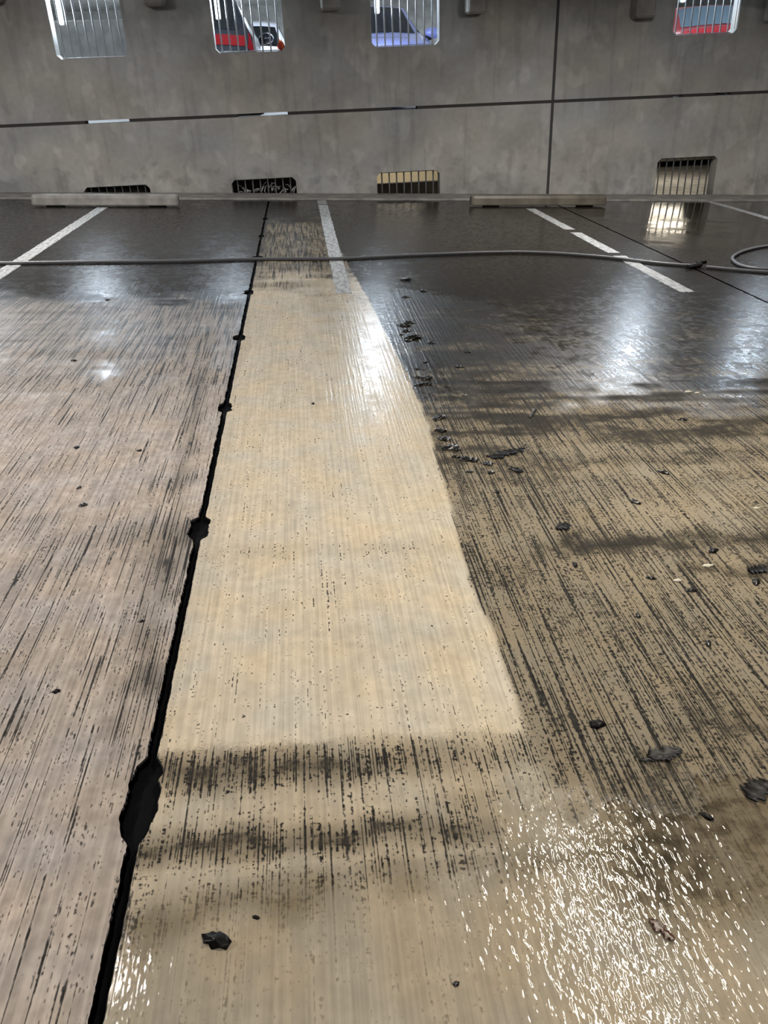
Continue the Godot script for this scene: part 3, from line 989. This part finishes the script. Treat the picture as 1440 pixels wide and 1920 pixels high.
func build_hoses():
	var hm := mat("hose", Color(0.36, 0.37, 0.39), 0.42)
	var rad := 0.0145
	var a := [[-5.0, -7.2], [-3.8, -7.26], [-2.592, -7.3], [-1.898, -7.33], [-1.14, -7.36], [-0.456, -7.43], [0.298, -7.44], [0.995, -7.6], [1.77, -7.72], [2.223, -7.69], [2.718, -7.47], [3.1, -7.18], [3.42, -7.03]]
	var pts := []
	for q in a:
		pts.append(ground(q[0], q[1], rad + 0.001))
	var st := begin()
	add_tube(st, smooth_path(pts, 0.05), rad, 10)
	var h := thing("pressure_hose", "long grey pressure washer hose lying straight across the floor", "hose", ground(-0.456, -7.43))
	obj("tube", done(st), hm, h).position = -h.position
	var cp := begin()
	add_tube(cp, PackedVector3Array([pts[-1] + Vector3(-0.1, 0.004, 0.045), pts[-1] + Vector3(0.05, 0.004, -0.025)]), rad * 1.5, 10)
	obj("coupling", done(cp), mat("coupling", Color(0.03, 0.03, 0.032), 0.4), h).position = -h.position
	var cp2 := begin()
	add_tube(cp2, PackedVector3Array([pts[-1] + Vector3(0.03, 0.01, -0.06), pts[-1] + Vector3(0.12, 0.012, -0.08)]), rad * 1.2, 8)
	obj("lever", done(cp2), mats["coupling"], h).position = -h.position
	var b := [[3.49, -6.985], [3.694, -6.86], [3.94, -6.74], [4.4, -6.6], [5.2, -6.5], [6.3, -6.5]]
	pts = []
	for q in b:
		pts.append(ground(q[0], q[1], rad + 0.001))
	st = begin()
	add_tube(st, smooth_path(pts, 0.05), rad, 10)
	var h2 := thing("pressure_hose", "second length of grey hose leading on from the coupling", "hose", ground(3.9, -6.75))
	obj("tube", done(st), hm, h2).position = -h2.position
	var c := [[6.4, -8.4], [5.3, -8.3], [4.624, -8.02], [4.281, -7.79], [4.02, -7.52], [3.896, -7.31], [3.84, -7.08], [3.88, -6.93], [4.0, -6.86], [4.35, -6.8], [5.1, -6.75], [6.2, -6.75]]
	pts = []
	for q in c:
		pts.append(ground(q[0], q[1], rad + 0.001))
	st = begin()
	add_tube(st, smooth_path(pts, 0.05), rad, 10)
	var h3 := thing("pressure_hose", "grey hose bent into a wide loop on the floor", "hose", ground(3.9, -7.2))
	obj("tube", done(st), hm, h3).position = -h3.position

# ------------------------------------------------------------------ cars beyond the wall
# stations: [along, y_bottom, y_belt, y_top, half width bottom, belt, top]; front at the largest "along"
func car_surface(sta: Array, s: float, t: float, side: float) -> Vector3:
	var i := clampi(int(floor(s)), 0, sta.size() - 2)
	var f := s - i
	var q := []
	for k in 7:
		q.append(lerpf(sta[i][k], sta[i + 1][k], f))
	var ymid: float = lerpf(q[1], q[2], 0.45)
	var ring := [Vector2(q[4], q[1]), Vector2(q[5] + 0.02, ymid), Vector2(q[5], q[2]), Vector2(q[6], q[3]), Vector2(q[6] * 0.5, q[3] + 0.035), Vector2(0, q[3] + 0.045)]
	var j := clampi(int(floor(t)), 0, ring.size() - 2)
	var p: Vector2 = ring[j].lerp(ring[j + 1], t - j)
	return Vector3(p.x * side, p.y, q[0])

func car_patch(st: SurfaceTool, sta, s0, s1, t0, t1, side, off := 0.0, ns := 4, nt := 4):
	for a in ns:
		for b in nt:
			var v := []
			for q in [[a, b], [a + 1, b], [a + 1, b + 1], [a, b + 1]]:
				var s: float = lerpf(s0, s1, float(q[0]) / ns)
				var t: float = lerpf(t0, t1, float(q[1]) / nt)
				var p := car_surface(sta, s, t, side)
				if off != 0.0:
					var du := car_surface(sta, minf(s + 0.02, s1), t, side) - car_surface(sta, maxf(s - 0.02, s0), t, side)
					var dv := car_surface(sta, s, minf(t + 0.02, t1), side) - car_surface(sta, s, maxf(t - 0.02, t0), side)
					var n := du.cross(dv).normalized()
					if n.dot(p - Vector3(0, 0.5, p.z * 0.8)) < 0:
						n = -n
					p += n * off
				v.append(p)
			if side > 0:
				quad(st, v[0], v[1], v[2], v[3])
			else:
				quad(st, v[0], v[3], v[2], v[1])

func make_car(called, label, sta: Array, paint: Color, at: Vector3, turn: float, g: Dictionary):
	var o := thing(called, label, "car", at, "", turn)
	var pm := mat("paint_" + called + paint.to_html(), paint, 0.3, 0.1)
	pm.clearcoat_enabled = true
	pm.clearcoat = 0.6
	pm.clearcoat_roughness = 0.08
	var glass: StandardMaterial3D = mat("car_glass_pale", Color(0.34, 0.42, 0.47), 0.08) if g.get("pale", false) else mat("car_glass", Color(0.05, 0.065, 0.075), 0.06)
	var black := mat("car_black", Color(0.025, 0.025, 0.027), 0.5)
	var n := sta.size() - 1
	var st := begin()
	st.set_smooth_group(1)
	for side in [-1.0, 1.0]:
		for i in n:
			car_patch(st, sta, i, i + 1, 0, 5, side, 0.0, 2, 10)
	# nose, tail and underside
	st.set_smooth_group(-1)
	for e in [0.0, float(n)]:
		for k in 10:
			var t0 := k * 0.5
			var t1 := t0 + 0.5
			quad(st, car_surface(sta, e, t0, -1), car_surface(sta, e, t0, 1), car_surface(sta, e, t1, 1), car_surface(sta, e, t1, -1))
	for i in n:
		quad(st, car_surface(sta, i, 0, -1), car_surface(sta, i, 0, 1), car_surface(sta, i + 1, 0, 1), car_surface(sta, i + 1, 0, -1))
	obj("body", done(st), pm, o)
	for key in ["windshield", "rear_window"]:
		var q: Array = g[key]
		st = begin()
		st.set_smooth_group(1)
		for side in [-1.0, 1.0]:
			car_patch(st, sta, q[0], q[1], 3.15, 5.0, side, 0.006, 5, 4)
		obj(key, done(st), glass, o)
	for side in [-1.0, 1.0]:
		for q in g.side_windows:
			st = begin()
			car_patch(st, sta, q[0], q[1], 2.08, 2.88, side, 0.006, 4, 3)
			obj("side_window", done(st), glass, o)
		# lamps
		for L in [["headlight", g.headlight, mat("headlight", Color(0.85, 0.88, 0.92), 0.1)], ["tail_light", g.tail_light, mat("tail_light", Color(0.42, 0.03, 0.06), 0.18)]]:
			st = begin()
			car_patch(st, sta, L[1][0], L[1][1], L[1][2], L[1][3], side, 0.012, 3, 3)
			obj(L[0], done(st), L[2], o)
		# door mirror
		var mp := car_surface(sta, g.mirror, 2.25, side)
		var mr := obj("mirror", ellipsoid(Vector3(0.13, 0.085, 0.075)), pm, o, mp + Vector3(side * 0.15, 0.03, 0))
		obj("mirror_base", ellipsoid(Vector3(0.12, 0.04, 0.06)), black, mr, Vector3(-side * 0.08, -0.06, 0))
		# wheels
		for wz in g.wheels:
			var wr := Node3D.new()
			wr.name = "wheel"
			o.add_child(wr, true)
			wr.position = Vector3(side * (g.half - 0.1), 0.33, wz)
			var tm := CylinderMesh.new()
			tm.top_radius = 0.33
			tm.bottom_radius = 0.33
			tm.height = 0.22
			obj("tyre", tm, mats["car_black"], wr).rotation.z = PI / 2
			var rm := CylinderMesh.new()
			rm.top_radius = 0.2
			rm.bottom_radius = 0.22
			rm.height = 0.236
			obj("rim", rm, mat("rim", Color(0.6, 0.6, 0.62), 0.3, 0.8), wr).rotation.z = PI / 2
	# wipers and a plate
	st = begin()
	add_tube(st, PackedVector3Array([car_surface(sta, g.windshield[0] + 0.06, 4.2, 1) + Vector3(0, 0.015, 0.02), car_surface(sta, g.windshield[0] + 0.12, 4.4, -1) + Vector3(0, 0.02, 0.02)]), 0.008, 5)
	obj("wiper", done(st), black, o)
	obj("plate", rbox(Vector3(0.32, 0.15, 0.02), 0.004), mat("plate", Color(0.8, 0.8, 0.78), 0.5), o, Vector3(0, g.plate, sta[0][0] - 0.01))
	return o

func ellipsoid(r: Vector3) -> ArrayMesh:
	var st := begin()
	st.set_smooth_group(1)
	var P := func(i, j):
		var a: float = PI * i / 8.0
		var b: float = TAU * j / 14.0
		return Vector3(sin(a) * cos(b) * r.x, cos(a) * r.y, sin(a) * sin(b) * r.z)
	for i in 8:
		for j in 14:
			quad(st, P.call(i, j), P.call(i, j + 1), P.call(i + 1, j + 1), P.call(i + 1, j))
	return done(st)

func build_cars():
	# hatchback / estate, rear at "along" 0
	var suv := [[0.0, 0.42, 0.8, 0.86, 0.74, 0.84, 0.78], [0.12, 0.28, 1.02, 1.06, 0.82, 0.9, 0.8], [0.42, 0.25, 1.08, 1.6, 0.86, 0.92, 0.64], [1.0, 0.24, 1.05, 1.68, 0.88, 0.93, 0.66], [2.3, 0.24, 1.03, 1.66, 0.88, 0.93, 0.66], [3.05, 0.24, 1.03, 1.08, 0.88, 0.92, 0.8], [4.2, 0.26, 0.88, 0.95, 0.86, 0.9, 0.74], [4.5, 0.34, 0.7, 0.76, 0.76, 0.82, 0.66]]
	var gs := {"windshield": [5.0, 4.04], "rear_window": [1.12, 1.9], "side_windows": [[2.15, 3.0], [3.08, 4.0], [4.06, 4.7]], "headlight": [6.3, 6.95, 1.75, 2.7], "tail_light": [0.3, 1.18, 1.5, 2.5], "mirror": 4.75, "wheels": [0.85, 3.6], "half": 0.93, "plate": 0.72}
	var sedan := [[0.0, 0.42, 0.78, 0.84, 0.72, 0.8, 0.7], [0.12, 0.28, 0.98, 1.02, 0.8, 0.86, 0.76], [0.75, 0.24, 1.0, 1.05, 0.84, 0.89, 0.78], [1.35, 0.22, 0.98, 1.38, 0.86, 0.89, 0.6], [2.5, 0.22, 0.95, 1.42, 0.86, 0.89, 0.62], [3.3, 0.22, 0.97, 1.02, 0.86, 0.89, 0.76], [4.4, 0.24, 0.78, 0.85, 0.84, 0.86, 0.7], [4.65, 0.32, 0.62, 0.66, 0.74, 0.78, 0.62]]
	var gd := {"windshield": [5.0, 4.04], "rear_window": [2.04, 2.95], "side_windows": [[2.5, 3.0], [3.06, 3.7], [3.76, 4.7]], "headlight": [6.3, 6.95, 1.75, 2.7], "tail_light": [0.25, 1.1, 1.4, 2.4], "mirror": 4.78, "wheels": [0.95, 3.75], "half": 0.89, "plate": 0.7}
	# rear towards the barred wall: along runs away (-z), so turn by PI
	make_car("hatchback_car", "dark grey car with a red tail light parked close beyond the wall", suv, Color(0.09, 0.1, 0.13), Vector3(-1.45, DECK_Y, -13.7), PI, gs)
	var hb := get_node("hatchback_car")
	var lb := begin()
	for side in [-1.0, 1.0]:
		car_patch(lb, suv, 0.3, 0.97, 3.0, 4.7, side, 0.012, 3, 4)
	obj("light_bar", done(lb), mats["tail_light"], hb)
	make_car("estate_car", "white car with a black rear window parked far beyond the wall", suv, Color(0.85, 0.86, 0.9), Vector3(-0.95, DECK_Y, -22.5), PI, gs)
	make_car("saloon_car", "lavender blue car facing the barred wall", sedan, Color(0.56, 0.6, 0.86), Vector3(1.25, DECK_Y, -17.9), 0.0, gd)
	gd = gd.duplicate()
	gd.pale = true
	make_car("saloon_car", "red car with a blue grey rear window close beyond the wall", sedan, Color(0.6, 0.1, 0.15), Vector3(6.62, DECK_Y, -13.0), PI, gd).scale = Vector3(1.0, 0.88, 1.0)
	# crumpled wrapper lying in the corner of the second opening
	var c := thing("crumpled_wrapper", "crumpled orange and red wrapper on the sill of an upper opening", "wrapper", Vector3(-0.125, WIN_Y0 + 0.003, WALL_Z - 0.045))
	obj("wrapper", clump_mesh(311, Vector3(0.035, 0.09, 0.03)), mat("orange", Color(0.92, 0.38, 0.16), 0.5), c)
	obj("red_fold", clump_mesh(312, Vector3(0.026, 0.07, 0.022)), mat("red_fold", Color(0.6, 0.06, 0.05), 0.5), c, Vector3(-0.012, -0.004, 0.018))
	obj("white_fold", clump_mesh(313, Vector3(0.022, 0.02, 0.03)), mats["plastic_white"], c, Vector3(-0.03, -0.002, 0.02))

# ------------------------------------------------------------------ debris on the floor
func clump_mesh(s: int, size: Vector3) -> ArrayMesh:
	var n := noise(s, 3)
	var st := begin()
	st.set_smooth_group(1)
	var P := func(i, j):
		var a: float = PI * i / 7.0
		var b: float = TAU * (j % 12) / 12.0
		var d := Vector3(sin(a) * cos(b), cos(a), sin(a) * sin(b))
		var k: float = 1.0 + 0.75 * n.get_noise_3dv(d * 1.6) + 0.3 * n.get_noise_3dv(d * 4.0)
		return Vector3(d.x * size.x * k, maxf(d.y * size.y * k, -size.y * 0.2) + size.y * 0.2, d.z * size.z * k)
	for i in 7:
		for j in 12:
			quad(st, P.call(i, j), P.call(i, j + 1), P.call(i + 1, j + 1), P.call(i + 1, j))
	return done(st)

func leaf_mesh(s: int, L: float, W: float) -> ArrayMesh:
	# a curled dead leaf with some thickness
	var n := noise(s, 2)
	var st := begin()
	st.set_smooth_group(1)
	var nu := 14
	var nv := 6
	var P := func(i, j, side):
		var u: float = -1.0 + 2.0 * i / nu
		var v: float = -1.0 + 2.0 * j / nv
		var ww: float = W * sqrt(maxf(0.02, 1.0 - u * u)) * (1.0 + 0.9 * n.get_noise_2d(u * 4.0, 5.0 * signf(v)))
		var x := u * L
		var z := v * ww
		var y: float = 0.003 + W * 0.12 * v * v + 0.14 * W * absf(n.get_noise_2d(u * 2.5, v * 2.5)) + W * 0.08 * u * u
		return Vector3(x, y + side * 0.0012, z)
	for side in [-1.0, 1.0]:
		for i in nu:
			for j in nv:
				var q := [P.call(i, j, side), P.call(i + 1, j, side), P.call(i + 1, j + 1, side), P.call(i, j + 1, side)]
				if side > 0:
					quad(st, q[0], q[1], q[2], q[3])
				else:
					quad(st, q[0], q[3], q[2], q[1])
	return done(st)

func build_debris():
	var mud := mat("wet_mud", Color(0.075, 0.07, 0.065), 0.3)
	var leafm: StandardMaterial3D = mat("wet_leaf", Color(0.055, 0.053, 0.052), 0.42)
	leafm.metallic_specular = 0.31
	var brown := mat("brown_leaf", Color(0.26, 0.15, 0.09), 0.35)
	var white := mat("paper_bit", Color(0.8, 0.78, 0.72), 0.6)
	var r := RandomNumberGenerator.new()
	r.seed = 77
	# mud clumps along the edge of the cleaned strip: x, z, half length
	var clumps := [[0.641, -5.286, 0.035], [0.592, -5.208, 0.04], [0.59, -5.08, 0.03], [0.612, -4.917, 0.055], [0.575, -4.86, 0.024], [0.712, -4.806, 0.024], [0.773, -6.606, 0.045], [0.86, -6.2, 0.03], [0.70, -6.0, 0.03], [0.55, -5.0, 0.018],
		[0.537, -4.152, 0.022], [0.585, -4.131, 0.035], [0.574, -4.044, 0.025], [0.529, -4.029, 0.022], [0.557, -3.542, 0.035], [0.545, -3.385, 0.03], [0.548, -3.29, 0.03], [0.552, -3.19, 0.035], [0.575, -3.17, 0.02], [0.561, -3.094, 0.02], [0.602, -3.064, 0.03], [0.63, -3.05, 0.02],
		[0.683, -3.015, 0.022], [0.589, -2.942, 0.016], [0.675, -2.93, 0.016], [0.8, -4.32, 0.025], [0.62, -4.42, 0.014], [0.56, -4.3, 0.014], [0.67, -3.98, 0.014], [0.74, -3.85, 0.012], [0.9, -4.6, 0.02], [0.66, -2.75, 0.012]]
	for a in clumps:
		var k: float = a[2]
		var o := obj("mud_clump", clump_mesh(r.randi() % 9999, Vector3(k, k * 0.3, k * r.randf_range(0.45, 0.9))), mud, self, ground(a[0], a[1]))
		o.rotation.y = r.randf_range(-0.5, 0.5)
		tag(o, "larger flat wet mud clump beside the edge of the cleaned strip" if k >= 0.034 else ("small wet black mud clump beside the edge of the cleaned strip" if k >= 0.02 else "tiny wet mud crumb beside the edge of the cleaned strip"), "mud", "larger mud clumps along the cleaned strip" if k >= 0.034 else ("mud clumps along the cleaned strip" if k >= 0.02 else "mud crumbs along the cleaned strip"))
	var bits := [[-0.567, -1.989, 0.01], [-1.45, -6.0, 0.02], [-1.35, -4.55, 0.018], [-1.05, -3.3, 0.016], [-0.78, -3.25, 0.012], [-0.9, -2.75, 0.016], [-0.95, -2.9, 0.012], [-0.03, -3.781, 0.013], [0.9, -1.9, 0.012], [1.17, -2.63, 0.02], [1.39, -2.877, 0.022], [1.05, -1.75, 0.012], [0.8, -2.2, 0.014], [1.3, -2.25, 0.02], [1.72, -3.45, 0.022], [-0.88, -1.52, 0.008], [-0.84, -1.5, 0.006], [0.159, -0.84, 0.007], [1.35, -2.05, 0.02], [1.12, -2.02, 0.016], [1.02, -2.1, 0.014]]
	for a in bits:
		var k: float = a[2]
		var o := obj("grit_lump", clump_mesh(r.randi() % 9999, Vector3(k, k * 0.35, k * 0.6)), mud, self, ground(a[0], a[1]))
		o.rotation.y = r.randf_range(-1.5, 1.5)
		tag(o, "tiny dark grit lump lying loose on the wet floor", "grit", "loose grit lumps")
	# larger leaves, each its own
	var leaves := [[0.80, -3.12, 0.075, 0.025, 0.25, "large crumpled black leaf among the mud beside the cleaned strip", leafm], [0.73, -3.08, 0.04, 0.018, -0.2, "smaller black leaf touching the large crumpled one", leafm], [0.786, -2.944, 0.035, 0.014, -0.9, "narrow black leaf just below the large crumpled leaf", leafm],
		[0.834, -2.45, 0.03, 0.02, 0.4, "shiny curled leaf at the start of a dark dirt band", leafm], [0.623, -1.454, 0.018, 0.014, 0.3, "rounded dark leaf alone among the brushed lines", leafm],
		[0.749, -1.343, 0.045, 0.018, 0.1, "branched wet leaf with a long stem and bright glints", leafm], [0.72, -1.33, 0.04, 0.005, 0.05, "thin wet stem lying against the branched leaf", leafm],
		[0.915, -1.215, 0.04, 0.025, 0.5, "wet leaf at the edge of the glittering water", leafm], [0.767, -1.156, 0.016, 0.007, -0.8, "little shiny leaf in front of the glittering water", leafm], [0.561, -0.906, 0.028, 0.009, -1.0, "thin red brown leaf in the glittering water", brown],
		[-0.267, -0.959, 0.026, 0.013, -0.5, "plump black leaf lying in the shallow brown water", leafm], [-0.196, -1.001, 0.008, 0.004, -0.4, "speck of a leaf near the plump black leaf", leafm], [-0.734, -1.691, 0.01, 0.007, 0.2, "small curled leaf on the brushed slab across the joint", leafm], [1.028, -3.584, 0.07, 0.008, 1.1, "dry twig like leaf on the dirty floor", leafm], [1.39, -2.12, 0.035, 0.02, 0.2, "flat dark leaf in the farther dirt band", leafm]]
	for a in leaves:
		var o := obj("dead_leaf", leaf_mesh(r.randi() % 9999, a[2], a[3]) if a[2] > 0.027 else clump_mesh(r.randi() % 9999, Vector3(a[2], a[3] * 0.7, a[3])), a[6], self, ground(a[0], a[1]))
		o.rotation.y = a[4]
		tag(o, a[5], "leaf")
	for a in [[1.921, -3.839, 0.02], [1.96, -3.82, 0.014], [1.614, -2.548, 0.012], [1.1, -2.08, 0.014], [1.24, -2.16, 0.016]]:
		var k: float = a[2]
		var o := obj("paper_scrap", clump_mesh(r.randi() % 9999, Vector3(k, k * 0.3, k * 0.45)), white, self, ground(a[0], a[1]))
		tag(o, "tiny white scrap lying on the dirty floor", "scrap", "white scraps on the dirty floor")
